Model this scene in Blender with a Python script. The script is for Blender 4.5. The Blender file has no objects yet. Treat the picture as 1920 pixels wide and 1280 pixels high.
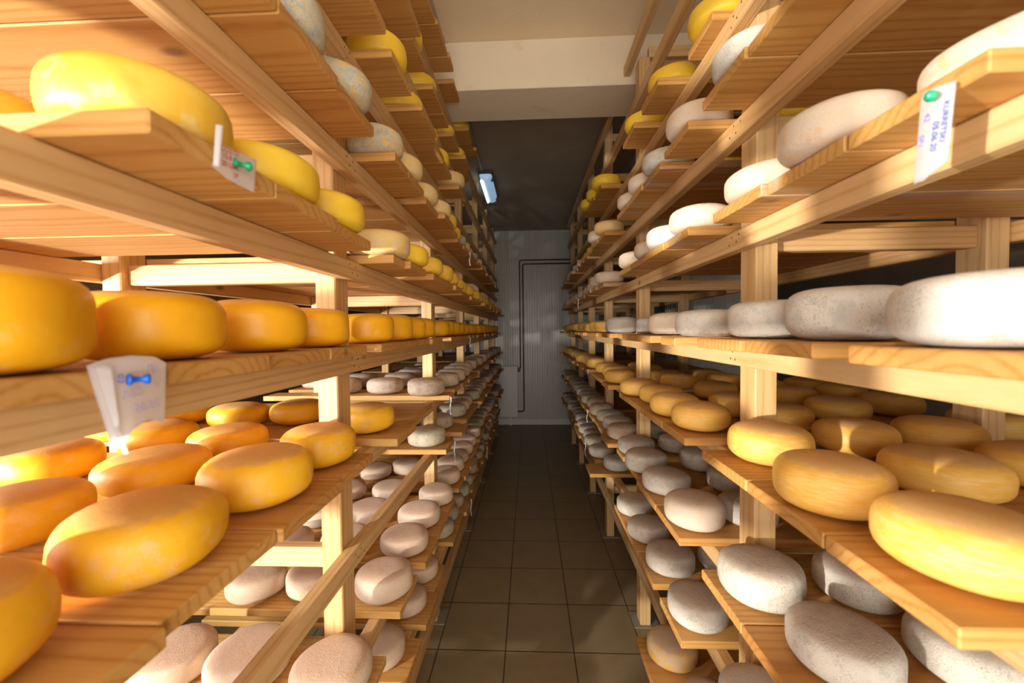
import bpy, bmesh, math, random
from mathutils import Matrix, Vector
SC = bpy.context.scene
COL = SC.collection
PI = math.pi
rnd = random.Random(7)

# ---------------------------------------------------------------- camera (1920x1280)
EYE = 1.58
cam_d = bpy.data.cameras.new('camera')
cam = bpy.data.objects.new('camera', cam_d)
COL.objects.link(cam)
FPX = 745.0
d = Vector((32 / FPX, 22 / FPX, 1.0)).normalized()          # world +Y in (right, up, forward)
roll = math.radians(0.58)
z = Vector((-math.sin(roll), math.cos(roll), 0.0))
z = (z - z.dot(d) * d).normalized()
x = -d.cross(z)
right = Vector((x[0], d[0], z[0])); up = Vector((x[1], d[1], z[1])); fwd = Vector((x[2], d[2], z[2]))
m = Matrix((right, up, -fwd)).transposed().to_4x4()
m.translation = Vector((0, 0, EYE))
cam.matrix_world = m
cam_d.sensor_width = 36.0
cam_d.lens = FPX * 36.0 / 1920.0
cam_d.clip_start = 0.02
cam_d.dof.use_dof = True
cam_d.dof.focus_distance = 1.5
cam_d.dof.aperture_fstop = 3.2
SC.camera = cam
SC.view_settings.view_transform = 'Standard'
SC.view_settings.look = 'None'
SC.view_settings.gamma = 1.0
SC.view_settings.use_curve_mapping = False
SC.view_settings.exposure = 0.14

# ---------------------------------------------------------------- material helpers
class NT:
    def __init__(s, name):
        s.m = bpy.data.materials.new(name); s.m.use_nodes = True
        s.t = s.m.node_tree; s.n = s.t.nodes; s.l = s.t.links
        s.b = s.n['Principled BSDF']
    def new(s, typ, **kw):
        n = s.n.new(typ)
        for k, v in kw.items(): setattr(n, k, v)
        return n
    def put(s, sock, v):
        if isinstance(v, bpy.types.NodeSocket): s.l.new(v, sock)
        elif v is not None: sock.default_value = v
    def math(s, op, a, b=None, c=None, clamp=False):
        n = s.new('ShaderNodeMath', operation=op, use_clamp=clamp)
        s.put(n.inputs[0], a)
        if b is not None: s.put(n.inputs[1], b)
        if c is not None: s.put(n.inputs[2], c)
        return n.outputs[0]
    def vmath(s, op, a, b=None):
        n = s.new('ShaderNodeVectorMath', operation=op)
        s.put(n.inputs[0], a)
        if b is not None: s.put(n.inputs[1], b)
        return n.outputs[0]
    def noise(s, vec, scale, detail=2.0, rough=0.5):
        n = s.new('ShaderNodeTexNoise')
        s.put(n.inputs['Vector'], vec); n.inputs['Scale'].default_value = scale
        n.inputs['Detail'].default_value = detail; n.inputs['Roughness'].default_value = rough
        return n.outputs['Fac']
    def ramp(s, fac, stops):
        n = s.new('ShaderNodeValToRGB'); cr = n.color_ramp
        while len(cr.elements) < len(stops): cr.elements.new(0.5)
        for e, (p, c) in zip(cr.elements, stops):
            e.position = p; e.color = (*c, 1.0) if len(c) == 3 else c
        s.put(n.inputs[0], fac)
        return n.outputs[0]
    def step(s, fac, lo, hi):
        n = s.new('ShaderNodeMapRange'); n.clamp = True
        s.put(n.inputs[0], fac); n.inputs[1].default_value = lo; n.inputs[2].default_value = hi
        return n.outputs[0]
    def mix(s, fac, a, b, blend='MIX'):
        n = s.new('ShaderNodeMix', data_type='RGBA', blend_type=blend)
        s.put(n.inputs[0], fac)
        s.put(n.inputs[6], (*a, 1.0) if isinstance(a, tuple) else a)
        s.put(n.inputs[7], (*b, 1.0) if isinstance(b, tuple) else b)
        return n.outputs[2]
    def bump(s, h, strength=0.3, dist=0.002):
        n = s.new('ShaderNodeBump'); n.inputs['Strength'].default_value = strength
        n.inputs['Distance'].default_value = dist; s.put(n.inputs['Height'], h)
        s.l.new(n.outputs[0], s.b.inputs['Normal'])
    def objvec(s, shift=7.0):
        tc = s.new('ShaderNodeTexCoord'); oi = s.new('ShaderNodeObjectInfo')
        k = s.math('MULTIPLY', oi.outputs['Random'], shift)
        cb = s.new('ShaderNodeCombineXYZ')
        s.put(cb.inputs[0], s.math('MULTIPLY', k, 3.1)); s.put(cb.inputs[1], k); s.put(cb.inputs[2], s.math('MULTIPLY', k, 1.7))
        return s.vmath('ADD', tc.outputs['Object'], cb.outputs[0]), tc.outputs['Object'], oi.outputs['Random']
    def set(s, color=None, rough=None, **kw):
        if color is not None: s.put(s.b.inputs['Base Color'], (*color, 1.0) if isinstance(color, tuple) else color)
        if rough is not None: s.put(s.b.inputs['Roughness'], rough)
        for k, v in kw.items(): s.put(s.b.inputs[k], v)
        return s.m

def flat(name, color, rough=0.6, **kw):
    n = NT(name)
    v, o, r = n.objvec()
    k = n.noise(v, 30.0, 3)
    c = n.mix(k, tuple(q * 0.86 for q in color), tuple(min(1, q * 1.1) for q in color))
    return n.set(c, rough, **kw)

def wood(name, axis, light, mid, dark, rough=0.62, stain=None, knots=True):
    n = NT(name)
    v, o, r = n.objvec(9.0)
    mp = n.new('ShaderNodeMapping')
    sc = [1.0, 1.0, 1.0]; sc[axis] = 0.10
    mp.inputs['Scale'].default_value = sc
    n.put(mp.inputs['Vector'], v)
    p = mp.outputs[0]
    warp = n.noise(p, 9.0, 2)
    w = n.new('ShaderNodeTexWave', wave_type='RINGS', rings_direction='XYZ'[axis])
    cen = n.new('ShaderNodeCombineXYZ')
    mm = n.new('ShaderNodeMapping'); mm.inputs['Scale'].default_value = sc
    tcv = n.vmath('ADD', o, cen.outputs[0])
    off = n.math('MULTIPLY_ADD', r, 0.16, -0.08)
    for i in range(3): n.put(cen.inputs[i], off if i != axis else n.math('MULTIPLY', r, 3.0))
    n.put(mm.inputs['Vector'], tcv)
    cb = n.new('ShaderNodeCombineXYZ')
    for i in range(3): n.put(cb.inputs[i], n.math('MULTIPLY_ADD', warp, 0.035, 0.03 * (i - 1)))
    n.put(w.inputs['Vector'], n.vmath('ADD', mm.outputs[0], cb.outputs[0]))
    w.inputs['Scale'].default_value = 20.0
    w.inputs['Distortion'].default_value = 0.8
    w.inputs['Detail'].default_value = 2.0
    w.inputs['Detail Scale'].default_value = 2.0
    fine = n.noise(p, 160.0, 2)
    wv = n.math('POWER', w.outputs['Fac'], 3.0)
    g = n.math('ADD', n.math('MULTIPLY', wv, 0.42), n.math('MULTIPLY', fine, 0.55))
    col = n.ramp(g, [(0.10, light), (0.50, mid), (0.95, dark)])
    big = n.noise(p, 5.0, 2)
    col = n.mix(n.step(big, 0.35, 0.75), col, n.mix(1.0, col, (0.86, 0.74, 0.62), 'MULTIPLY'))
    tone = n.ramp(r, [(0.0, (1.06, 1.03, 0.98)), (0.35, (0.97, 0.92, 0.84)), (0.65, (0.9, 0.8, 0.7)), (1.0, (1.04, 1.0, 0.95))])
    col = n.mix(1.0, col, tone, 'MULTIPLY')
    if knots:
        km = n.new('ShaderNodeMapping'); ks = [1.0, 1.0, 1.0]; ks[axis] = 0.55
        km.inputs['Scale'].default_value = ks; n.put(km.inputs['Vector'], v)
        vo = n.new('ShaderNodeTexVoronoi'); vo.inputs['Scale'].default_value = 5.5
        n.put(vo.inputs['Vector'], km.outputs[0])
        kk = n.math('SUBTRACT', 1.0, n.step(vo.outputs['Distance'], 0.035, 0.085))
        col = n.mix(n.math('MULTIPLY', kk, 0.8), col, (0.20, 0.085, 0.03))
    if stain:
        s1 = n.step(n.noise(p, 14.0, 4, 0.65), 0.5, 0.68)
        col = n.mix(n.math('MULTIPLY', s1, 0.55), col, stain)
    n.bump(g, 0.12, 0.001)
    return n.set(col, rough)

PINE = ((0.72, 0.515, 0.27), (0.66, 0.44, 0.195), (0.51, 0.30, 0.11))
PINE2 = ((0.62, 0.375, 0.125), (0.56, 0.305, 0.08), (0.40, 0.185, 0.04))
M = {}
M['board'] = wood('pine_board', 0, *PINE2)
M['board_stained'] = wood('pine_board_with_mould_bloom', 0, *PINE2, stain=(0.66, 0.56, 0.50))
M['rail'] = wood('pine_rail', 1, *PINE)
M['post'] = wood('pine_post', 2, *PINE)
M['tie'] = wood('pine_tie', 0, *PINE)
M['nail'] = flat('nail_head', (0.06, 0.035, 0.02), 0.6)

def cheese_mat(name, base, var, top=None, top_amt=0.6, rough=0.42, speck=None, speck_lo=0.60, patch=None, patch_lo=0.56, bump=0.25, bscale=30.0, patch2=None, patch2_lo=0.6, streak=None):
    """Rinds. The wheels are unit meshes, so 1.0 in object space is a wheel's radius."""
    n = NT(name)
    v, o, r = n.objvec(11.0)
    k1 = n.noise(v, 3.0, 4, 0.6)
    col = n.mix(n.step(k1, 0.3, 0.7), base, var)
    if streak:
        mp = n.new('ShaderNodeMapping'); mp.inputs['Scale'].default_value = (1.2, 1.2, 9.0); n.put(mp.inputs['Vector'], v)
        col = n.mix(n.math('MULTIPLY', n.step(n.noise(mp.outputs[0], 2.6, 5, 0.65), 0.42, 0.7), 0.75), col, streak)
    if patch:
        k = n.noise(v, 2.6, 7, 0.68)
        col = n.mix(n.math('MULTIPLY', n.step(k, patch_lo, patch_lo + 0.10), 0.85), col, patch)
    if patch2:
        k = n.noise(n.vmath('ADD', v, (3.3, 1.1, 7.7)), 4.0, 7, 0.7)
        col = n.mix(n.math('MULTIPLY', n.step(k, patch2_lo, patch2_lo + 0.09), 0.75), col, patch2)
    if speck:
        k = n.noise(v, 34.0, 4, 0.65)
        k2 = n.noise(v, 2.2, 4)
        f = n.math('MULTIPLY', n.step(k, speck_lo, speck_lo + 0.08), n.step(k2, 0.40, 0.62))
        col = n.mix(n.math('MULTIPLY', f, 0.75), col, speck)
    if top:
        se = n.new('ShaderNodeSeparateXYZ'); n.put(se.inputs[0], o)
        wob = n.noise(v, 6.0, 4)
        zt = n.math('ADD', se.outputs[2], n.math('MULTIPLY_ADD', wob, 0.1, -0.05))
        f = n.step(zt, 0.865, 0.925)
        fl = n.noise(v, 45.0, 4, 0.7)
        f = n.math('MULTIPLY', f, n.math('MULTIPLY_ADD', n.step(fl, 0.3, 0.7), 0.5, 0.5))
        col = n.mix(n.math('MULTIPLY', f, top_amt), col, top)
        rough = n.math('MULTIPLY_ADD', f, 0.22, rough)
    tone = n.ramp(r, [(0.0, (1.0, 0.97, 0.94)), (0.5, (0.93, 0.91, 0.87)), (1.0, (1.02, 1.01, 0.99))])
    col = n.mix(1.0, col, tone, 'MULTIPLY')
    h = n.math('ADD', n.noise(v, bscale, 6, 0.68), n.math('MULTIPLY', n.noise(v, 6.0, 2), 0.8))
    n.bump(h, bump, 0.004)
    return n.set(col, rough)

M['yellow'] = cheese_mat('waxed_yellow_rind', (0.88, 0.57, 0.075), (0.83, 0.48, 0.04), patch=(0.87, 0.65, 0.22), patch_lo=0.55, rough=0.46, bump=0.12, bscale=14)
M['bright'] = cheese_mat('bright_yellow_rind', (0.90, 0.62, 0.05), (0.86, 0.54, 0.03), rough=0.46, bump=0.08, bscale=10)
M['orange'] = cheese_mat('waxed_orange_rind', (0.90, 0.46, 0.008), (0.86, 0.40, 0.006), top=(0.82, 0.56, 0.26), top_amt=0.6, rough=0.42, bump=0.07, bscale=16, patch=(0.88, 0.51, 0.09), patch_lo=0.60)
M['amber'] = cheese_mat('amber_rind_with_dusty_top', (0.90, 0.51, 0.018), (0.85, 0.43, 0.014), top=(0.60, 0.35, 0.14), top_amt=0.9, rough=0.48, bump=0.16, bscale=26, patch=(0.86, 0.50, 0.15), patch_lo=0.54)
M['gold'] = cheese_mat('golden_rind_with_dusty_top', (0.87, 0.51, 0.09), (0.83, 0.44, 0.05), top=(0.60, 0.38, 0.18), top_amt=0.85, rough=0.5, bump=0.16, bscale=26, streak=(0.87, 0.61, 0.25))
M['blue'] = cheese_mat('blue_mould_on_yellow_rind', (0.62, 0.58, 0.45), (0.66, 0.56, 0.34), patch=(0.86, 0.50, 0.06), patch_lo=0.50, patch2=(0.42, 0.46, 0.44), patch2_lo=0.50, speck=(0.26, 0.29, 0.28), speck_lo=0.52, rough=0.75, bump=0.5)
M['pale'] = cheese_mat('pale_bloom_on_yellow_rind', (0.80, 0.58, 0.22), (0.77, 0.58, 0.31), patch=(0.84, 0.52, 0.08), patch_lo=0.52, speck=(0.5, 0.44, 0.30), speck_lo=0.56, rough=0.65, bump=0.35)
M['peach'] = cheese_mat('peach_white_rind', (0.80, 0.64, 0.47), (0.76, 0.65, 0.52), patch=(0.80, 0.53, 0.27), patch_lo=0.55, speck=(0.46, 0.38, 0.29), speck_lo=0.58, rough=0.78, bump=0.5)
M['white'] = cheese_mat('white_mould_rind', (0.76, 0.72, 0.64), (0.73, 0.68, 0.60), patch=(0.58, 0.58, 0.53), patch_lo=0.52, patch2=(0.70, 0.50, 0.36), patch2_lo=0.58, speck=(0.30, 0.30, 0.25), speck_lo=0.54, rough=0.82, bump=0.6)
M['grey'] = cheese_mat('grey_white_mould_rind', (0.73, 0.67, 0.57), (0.69, 0.63, 0.54), patch=(0.52, 0.50, 0.42), patch_lo=0.54, patch2=(0.64, 0.47, 0.33), patch2_lo=0.59, speck=(0.25, 0.23, 0.17), speck_lo=0.53, top=(0.58, 0.46, 0.36), top_amt=0.8, rough=0.82, bump=0.6)
M['pink'] = cheese_mat('pinkish_white_rind', (0.69, 0.535, 0.405), (0.66, 0.49, 0.35), patch=(0.70, 0.43, 0.22), patch_lo=0.58, speck=(0.46, 0.31, 0.21), speck_lo=0.58, top=(0.55, 0.36, 0.25), top_amt=0.8, rough=0.78, bump=0.4)
M['tan'] = cheese_mat('speckled_tan_rind', (0.54, 0.41, 0.30), (0.58, 0.46, 0.35), patch=(0.44, 0.31, 0.21), patch_lo=0.52, speck=(0.18, 0.13, 0.085), speck_lo=0.50, rough=0.8, bump=0.5)
M['green'] = cheese_mat('greenish_grey_rind', (0.50, 0.44, 0.32), (0.53, 0.47, 0.36), patch=(0.36, 0.34, 0.24), patch_lo=0.50, speck=(0.2, 0.18, 0.12), speck_lo=0.52, rough=0.82, bump=0.5)
M['half'] = cheese_mat('beige_rind_with_a_yellow_band', (0.68, 0.49, 0.30), (0.68, 0.50, 0.33), patch=(0.82, 0.46, 0.05), patch_lo=0.46, top=(0.48, 0.33, 0.24), top_amt=0.95, rough=0.65, bump=0.3)

# ---------------------------------------------------------------- mesh helpers
def tag(o, label, cat, group=None, kind=None):
    o['label'] = label; o['category'] = cat
    if group: o['group'] = group
    if kind: o['kind'] = kind
    return o
def link(name, me, mat=None, parent=None, loc=None):
    o = bpy.data.objects.new(name, me)
    COL.objects.link(o)
    if mat is not None and len(me.materials) == 0: me.materials.append(mat)
    if parent is not None: o.parent = parent
    if loc is not None: o.location = loc
    return o
def mesh_of(bm, name, smooth=False):
    me = bpy.data.meshes.new(name)
    bm.normal_update()
    bm.to_mesh(me); bm.free()
    if smooth:
        for p in me.polygons: p.use_smooth = True
    return me
def add_box(bm, x0, x1, y0, y1, z0, z1, mi=0):
    vs = [bm.verts.new(c) for c in ((x0, y0, z0), (x1, y0, z0), (x1, y1, z0), (x0, y1, z0), (x0, y0, z1), (x1, y0, z1), (x1, y1, z1), (x0, y1, z1))]
    fs = []
    for f in ((3, 2, 1, 0), (4, 5, 6, 7), (0, 1, 5, 4), (1, 2, 6, 5), (2, 3, 7, 6), (3, 0, 4, 7)):
        fc = bm.faces.new([vs[i] for i in f]); fc.material_index = mi; fs.append(fc)
    return vs, fs
def box_mesh(name, x0, x1, y0, y1, z0, z1, bev=0.0):
    bm = bmesh.new(); add_box(bm, x0, x1, y0, y1, z0, z1)
    if bev > 0:
        bmesh.ops.bevel(bm, geom=list(bm.edges), offset=bev, segments=1, profile=0.5, affect='EDGES')
    return mesh_of(bm, name)
def box(name, x0, x1, y0, y1, z0, z1, mat, parent=None, bev=0.0, centre=True):
    c = ((x0 + x1) / 2, (y0 + y1) / 2, (z0 + z1) / 2)
    me = box_mesh(name, x0 - c[0], x1 - c[0], y0 - c[1], y1 - c[1], z0 - c[2], z1 - c[2], bev)
    o = link(name, me, mat, parent, c)
    return o
def structure(o):
    o['kind'] = 'structure'; return o
def empty(name, loc=(0, 0, 0)):
    o = bpy.data.objects.new(name, None); COL.objects.link(o); o.location = loc
    o.empty_display_size = 0.05
    return o
def tube_mesh(name, pts, rad, seg=10, closed_ends=True):
    bm = bmesh.new(); rings = []
    pts = [Vector(p) for p in pts]
    for i, p in enumerate(pts):
        a = pts[max(i - 1, 0)]; b = pts[min(i + 1, len(pts) - 1)]
        t = (b - a).normalized()
        ref = Vector((0, 0, 1)) if abs(t.z) < 0.9 else Vector((1, 0, 0))
        u = t.cross(ref).normalized(); w = t.cross(u).normalized()
        r = rad[i] if isinstance(rad, (list, tuple)) else rad
        rings.append([bm.verts.new(p + u * r * math.cos(2 * PI * k / seg) + w * r * math.sin(2 * PI * k / seg)) for k in range(seg)])
    for a, b in zip(rings, rings[1:]):
        for k in range(seg):
            bm.faces.new((a[k], a[(k + 1) % seg], b[(k + 1) % seg], b[k]))
    if closed_ends:
        bm.faces.new(rings[0][::-1]); bm.faces.new(rings[-1])
    bmesh.ops.recalc_face_normals(bm, faces=list(bm.faces))
    return mesh_of(bm, name, True)
def lathe_mesh(name, prof, seg=20, axis='Z'):
    bm = bmesh.new(); rings = []
    for r, h in prof:
        ring = []
        for k in range(seg):
            a = 2 * PI * k / seg
            c = (r * math.cos(a), r * math.sin(a), h)
            if axis == 'X': c = (h, r * math.cos(a), r * math.sin(a))
            ring.append(bm.verts.new(c))
        rings.append(ring)
    for a, b in zip(rings, rings[1:]):
        for k in range(seg): bm.faces.new((a[k], a[(k + 1) % seg], b[(k + 1) % seg], b[k]))
    bm.faces.new(rings[0]); bm.faces.new(rings[-1])
    bmesh.ops.recalc_face_normals(bm, faces=list(bm.faces))
    return mesh_of(bm, name, True)

# a cheese wheel of unit radius and unit height standing on z = 0, a little uneven
def wheel_mesh(seed, power=2.9, seg=56, nr=18):
    rs = random.Random(seed)
    am = [(rs.uniform(-.012, .012), rs.uniform(0, 6.3)) for _ in range(4)]
    tl = (rs.uniform(-.03, .03), rs.uniform(0, 6.3))
    sag = rs.uniform(0.0, 0.06)
    bm = bmesh.new(); rings = []
    for i in range(1, nr):
        t = -PI / 2 + PI * i / nr
        cr = abs(math.cos(t)) ** (2 / power)
        sz = 0.5 + 0.5 * math.copysign(abs(math.sin(t)) ** (2 / power), math.sin(t))
        ring = []
        for k in range(seg):
            a = 2 * PI * k / seg
            f = 1 + sum(A * math.cos((j + 2) * a + p) for j, (A, p) in enumerate(am))
            f *= 1 - 0.02 * math.sin(sz * 9 + 2 * a) * 0.3 - sag * (sz - 0.35) ** 2
            zz = sz * (1 + tl[0] * math.cos(a + tl[1]) * cr * sz)
            ring.append(bm.verts.new((cr * f * math.cos(a), cr * f * math.sin(a), zz)))
        rings.append(ring)
    for a, b in zip(rings, rings[1:]):
        for k in range(seg): bm.faces.new((a[k], a[(k + 1) % seg], b[(k + 1) % seg], b[k]))
    for ring, zc, fl in ((rings[0], 0.0, True), (rings[-1], 1.0, False)):
        c = bm.verts.new((0, 0, zc))
        for k in range(seg):
            f = (ring[k], c, ring[(k + 1) % seg]) if not fl else (ring[(k + 1) % seg], c, ring[k])
            bm.faces.new(f[::-1])
    bmesh.ops.recalc_face_normals(bm, faces=list(bm.faces))
    lo = min(v.co.z for v in bm.verts); mx = max(math.hypot(v.co.x, v.co.y) for v in bm.verts)
    for v in bm.verts: v.co = Vector((v.co.x / mx, v.co.y / mx, v.co.z - lo))
    return mesh_of(bm, 'cheese_wheel', True)
WHEELS = [wheel_mesh(i, 2.85 + 0.12 * (i % 4)) for i in range(8)]
DRUMS = [wheel_mesh(40 + i, 3.5 + 0.2 * (i % 4)) for i in range(8)]
for w_ in WHEELS + DRUMS: w_.materials.append(M['yellow'])

ORD = ['zeroth', 'first', 'second', 'third', 'fourth', 'fifth', 'sixth', 'seventh', 'eighth', 'ninth', 'tenth', 'eleventh', 'twelfth', 'thirteenth', 'fourteenth', 'fifteenth', 'sixteenth', 'seventeenth', 'eighteenth', 'nineteenth', 'twentieth']
ORD += ['twenty-' + s for s in ORD[1:10]] + ['thirtieth'] + ['thirty-' + s for s in ORD[1:10]]
LOOK = dict(yellow=('yellow_cheese_wheel', 'yellow'), bright=('yellow_cheese_wheel', 'bright yellow'), orange=('orange_cheese_wheel', 'smooth orange'),
            amber=('orange_cheese_wheel', 'dusty-topped orange'), gold=('yellow_cheese_wheel', 'dusty-topped golden'), blue=('mouldy_cheese_wheel', 'blue-moulded yellow'),
            pale=('mouldy_cheese_wheel', 'pale-bloomed yellow'), peach=('white_cheese_wheel', 'peach-white'), white=('white_cheese_wheel', 'white'),
            grey=('white_cheese_wheel', 'grey-white'), pink=('white_cheese_wheel', 'pinkish white'), tan=('white_cheese_wheel', 'speckled tan'),
            green=('white_cheese_wheel', 'greenish grey'), half=('half_yellow_cheese_wheel', 'half-yellow beige'))
CHEESES = 0
PLACED = {}
def cheese(X, Y, Z, R, h, mat, label, group):
    global CHEESES
    CHEESES += 1
    s = 1 if X > 0 else -1
    row = PLACED.setdefault(round(Z, 3) * s, [])
    for _ in range(6):
        moved = False
        for (x2, y2, r2) in row:
            dd = math.hypot(X - x2, Y - y2)
            if dd < R + r2 + 0.0008:
                moved = True
                if dd - r2 - 0.001 > 0.9 * R: R = dd - r2 - 0.001
                else:
                    R *= 0.96
                    Y = y2 + math.sqrt(max((R + r2 + 0.0012) ** 2 - (X - x2) ** 2, 0))
        for p in POST[s]:
            for a, b in (PX[s][:2], PX[s][2:]):
                cx = min(max(abs(X), a), b); cy = min(max(Y, p), p + PD)
                dd = math.hypot(abs(X) - cx, Y - cy)
                if dd < R + 0.0015:
                    moved = True
                    if dd - 0.002 > 0.88 * R: R = dd - 0.002
                    else:
                        k = math.sqrt(max((R + 0.002) ** 2 - (abs(X) - cx) ** 2, 0))
                        Y = p + PD + k if Y > p + PD / 2 else p - k
        if not moved: break
    row.append((X, Y, R))
    me = (WHEELS if mat in ('gold', 'amber', 'half') else DRUMS)[rnd.randrange(8)]
    o = bpy.data.objects.new(LOOK[mat][0], me)
    COL.objects.link(o)
    o.material_slots[0].link = 'OBJECT'; o.material_slots[0].material = M[mat]
    o.location = (X, Y, Z + 0.0006); o.scale = (R, R, h); o.rotation_euler = (0, 0, rnd.uniform(0, 6.28))
    tag(o, label, 'cheese', group)
    return o

# ---------------------------------------------------------------- racks
POST = {-1: [0.0, 1.04, 2.085, 3.08, 4.07, 5.03, 5.93], 1: [0.0, 1.035, 2.09, 3.0, 3.82, 4.65, 5.45]}
PX = {-1: (0.514, 0.569, 1.11, 1.165), 1: (0.575, 0.630, 1.13, 1.185)}     # front post, rear post
RX = {-1: (0.479, 0.514, 1.165, 1.2), 1: (0.540, 0.575, 1.185, 1.22)}      # front rail, rear rail
YEND = {-1: 6.02, 1: 5.54}
PD = 0.075
SIDE = {-1: 'left-side', 1: 'right-side'}
BT = 0.024
G = 0.0006
def sx(s, a, b): return (s * a, s * b) if s > 0 else (s * b, s * a)
def nails(bm, s, x, y, zt):
    for dy, dz in ((0.012, -0.014), (0.045, -0.012), (0.028, -0.032), (0.06, -0.036)):
        yy, zz = y + dy + rnd.uniform(-.006, .006), zt + dz + rnd.uniform(-.004, .004)
        c = [bm.verts.new((s * (x - 0.0006), yy + 0.0024 * math.cos(k * PI / 4), zz + 0.0032 * math.sin(k * PI / 4))) for k in range(8)]
        f = bm.faces.new(c if s < 0 else c[::-1]); f.material_index = 1
        bmesh.ops.recalc_face_normals(bm, faces=[f])
def make_rack(s, tops, post_h):
    r = empty('cheese_rack', (s * 0.85, 3.0, 0))
    tag(r, 'long pine rack of posts and rails, on the side %s the ceiling lamp' % ('beneath' if s < 0 else 'opposite'), 'rack', 'cheese racks')
    base = Vector(r.location)
    def part(name, x0, x1, y0, y1, z0, z1, mat, bev=0.003):
        o = box(name, x0, x1, y0, y1, z0, z1, mat, None, bev)
        o.location = Vector(o.location) - base; o.parent = r
        return o
    for i, y in enumerate(POST[s]):
        for a, b in (PX[s][:2], PX[s][2:]):
            x0, x1 = sx(s, a, b)
            part('post', x0, x1, y, y + PD, 0.006, post_h[min(i, len(post_h) - 1)], M['post'])
            fp = part('foot_plate', x0 - 0.035, x1 + 0.045, y - 0.015, y + PD + 0.03, 0.0, 0.006, M['plate'], 0.001)
    for zt, hh in tops:
        for j, (a, b) in enumerate((RX[s][:2], RX[s][2:])):
            x0, x1 = sx(s, a, b)
            bm = bmesh.new()
            add_box(bm, x0, x1, -0.06, YEND[s], zt - hh, zt)
            bmesh.ops.bevel(bm, geom=list(bm.edges), offset=0.003, segments=1, affect='EDGES')
            if j == 0:
                for y in POST[s]: nails(bm, s, a, y, zt)
            for v in bm.verts: v.co -= Vector(((x0 + x1) / 2, 3.0, zt))
            me = mesh_of(bm, 'front_rail' if j == 0 else 'rear_rail')
            me.materials.append(M['rail']); me.materials.append(M['nail'])
            o = link(me.name, me, None, r, Vector(((x0 + x1) / 2, 3.0, zt)) - base)
        for i, y in enumerate(POST[s]):
            x0, x1 = sx(s, PX[s][1], PX[s][2])
            part('cross_tie', x0, x1, y + 0.02, y + 0.055, zt - 0.058, zt - 0.002, M['tie'])
    return r
M['plate'] = flat('galvanised_foot_plate', (0.30, 0.27, 0.21), 0.5, Metallic=0.3)
LT = dict(L8=2.916, L7=2.631, L6=2.346, L5=2.06, L4=1.773, L3=1.519, L1=1.231, LR0=0.985, L0=0.676, Lm=0.376, LB=0.20)
RT = dict(R7=3.03, R6=2.735, R5=2.405, R4=2.118, R3=1.832, R2=1.530, R1=1.243, R0=0.931, Rm=0.631, Rn=0.385)
make_rack(-1, [(v, 0.050 if k not in ('LB',) else 0.06) for k, v in LT.items()], [3.0, 3.0, 3.0, 3.05, 3.1, 3.1, 3.1])
make_rack(1, [(v, 0.050) for v in RT.values()], [2.95, 2.97, 2.96, 3.17, 3.1, 3.1, 3.1])

def post_gap(s, y0, y1):
    for p in POST[s]:
        if y0 < p + PD + 0.003 and y1 > p - 0.003:
            if (y0 + y1) / 2 < p + PD / 2: y1 = p - 0.003
            else: y0 = p + PD + 0.003
    return y0, y1
def fill(s, after, end):
    out = []
    P = POST[s] + [YEND[s] + 0.06]
    for a, b in zip(P, P[1:]):
        a2, b2 = a + PD + 0.004, b - 0.004
        n = max(1, round((b2 - a2) / 0.192)) if b2 - a2 > 0.15 else 0
        for k in range(n):
            y = a2 + (k + 0.5) * (b2 - a2) / n
            if y > after + 0.165 and y < end: out.append(y)
    return out
BOARD_ME = [box_mesh('shelf_board', -0.5, 0.5, -0.095, 0.095, 0, BT, 0.0022) for _ in range(1)][0]
BOARD_ME.materials.append(M['board'])
far_bm = bmesh.new(); FAR = []
BOARDS = 0
def boards(s, ys, ztop, front, where, name, xr=1.36, stained=0.0, fronts=None, far=3.95):
    """One loose board under every row of wheels, its end sticking out past the front rail."""
    global BOARDS
    n = 0
    for i, y in enumerate(ys):
        lo = (ys[i - 1] + y) / 2 if i and y - ys[i - 1] < 0.26 else y - 0.099
        hi = (ys[i + 1] + y) / 2 if i + 1 < len(ys) and ys[i + 1] - y < 0.26 else y + 0.099
        lo, hi = post_gap(s, lo + 0.0015, hi - 0.0015)
        if hi - lo < 0.05: continue
        f = fronts[i] if fronts and i < len(fronts) and fronts[i] else front + rnd.choice((-.018, -.01, -.004, 0, 0, .006, .012))
        L = xr - f
        n += 1
        if y > far:
            FAR.append((s * (f + L / 2), (lo + hi) / 2, ztop - BT, L, hi - lo)); continue
        o = bpy.data.objects.new('shelf_board', BOARD_ME); COL.objects.link(o)
        o.location = (s * (f + L / 2), (lo + hi) / 2, ztop - BT)
        o.scale = (L * (1 if s > 0 else 1), (hi - lo) / 0.19, 1)
        if rnd.random() < stained:
            o.material_slots[0].link = 'OBJECT'; o.material_slots[0].material = M['board_stained']
        tag(o, 'pine shelf board, %s from the near end, %s rack, %s' % (ORD[n], SIDE[s], where), 'board', 'shelf boards, %s rack, %s' % (SIDE[s], where))
        BOARDS += 1
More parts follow.
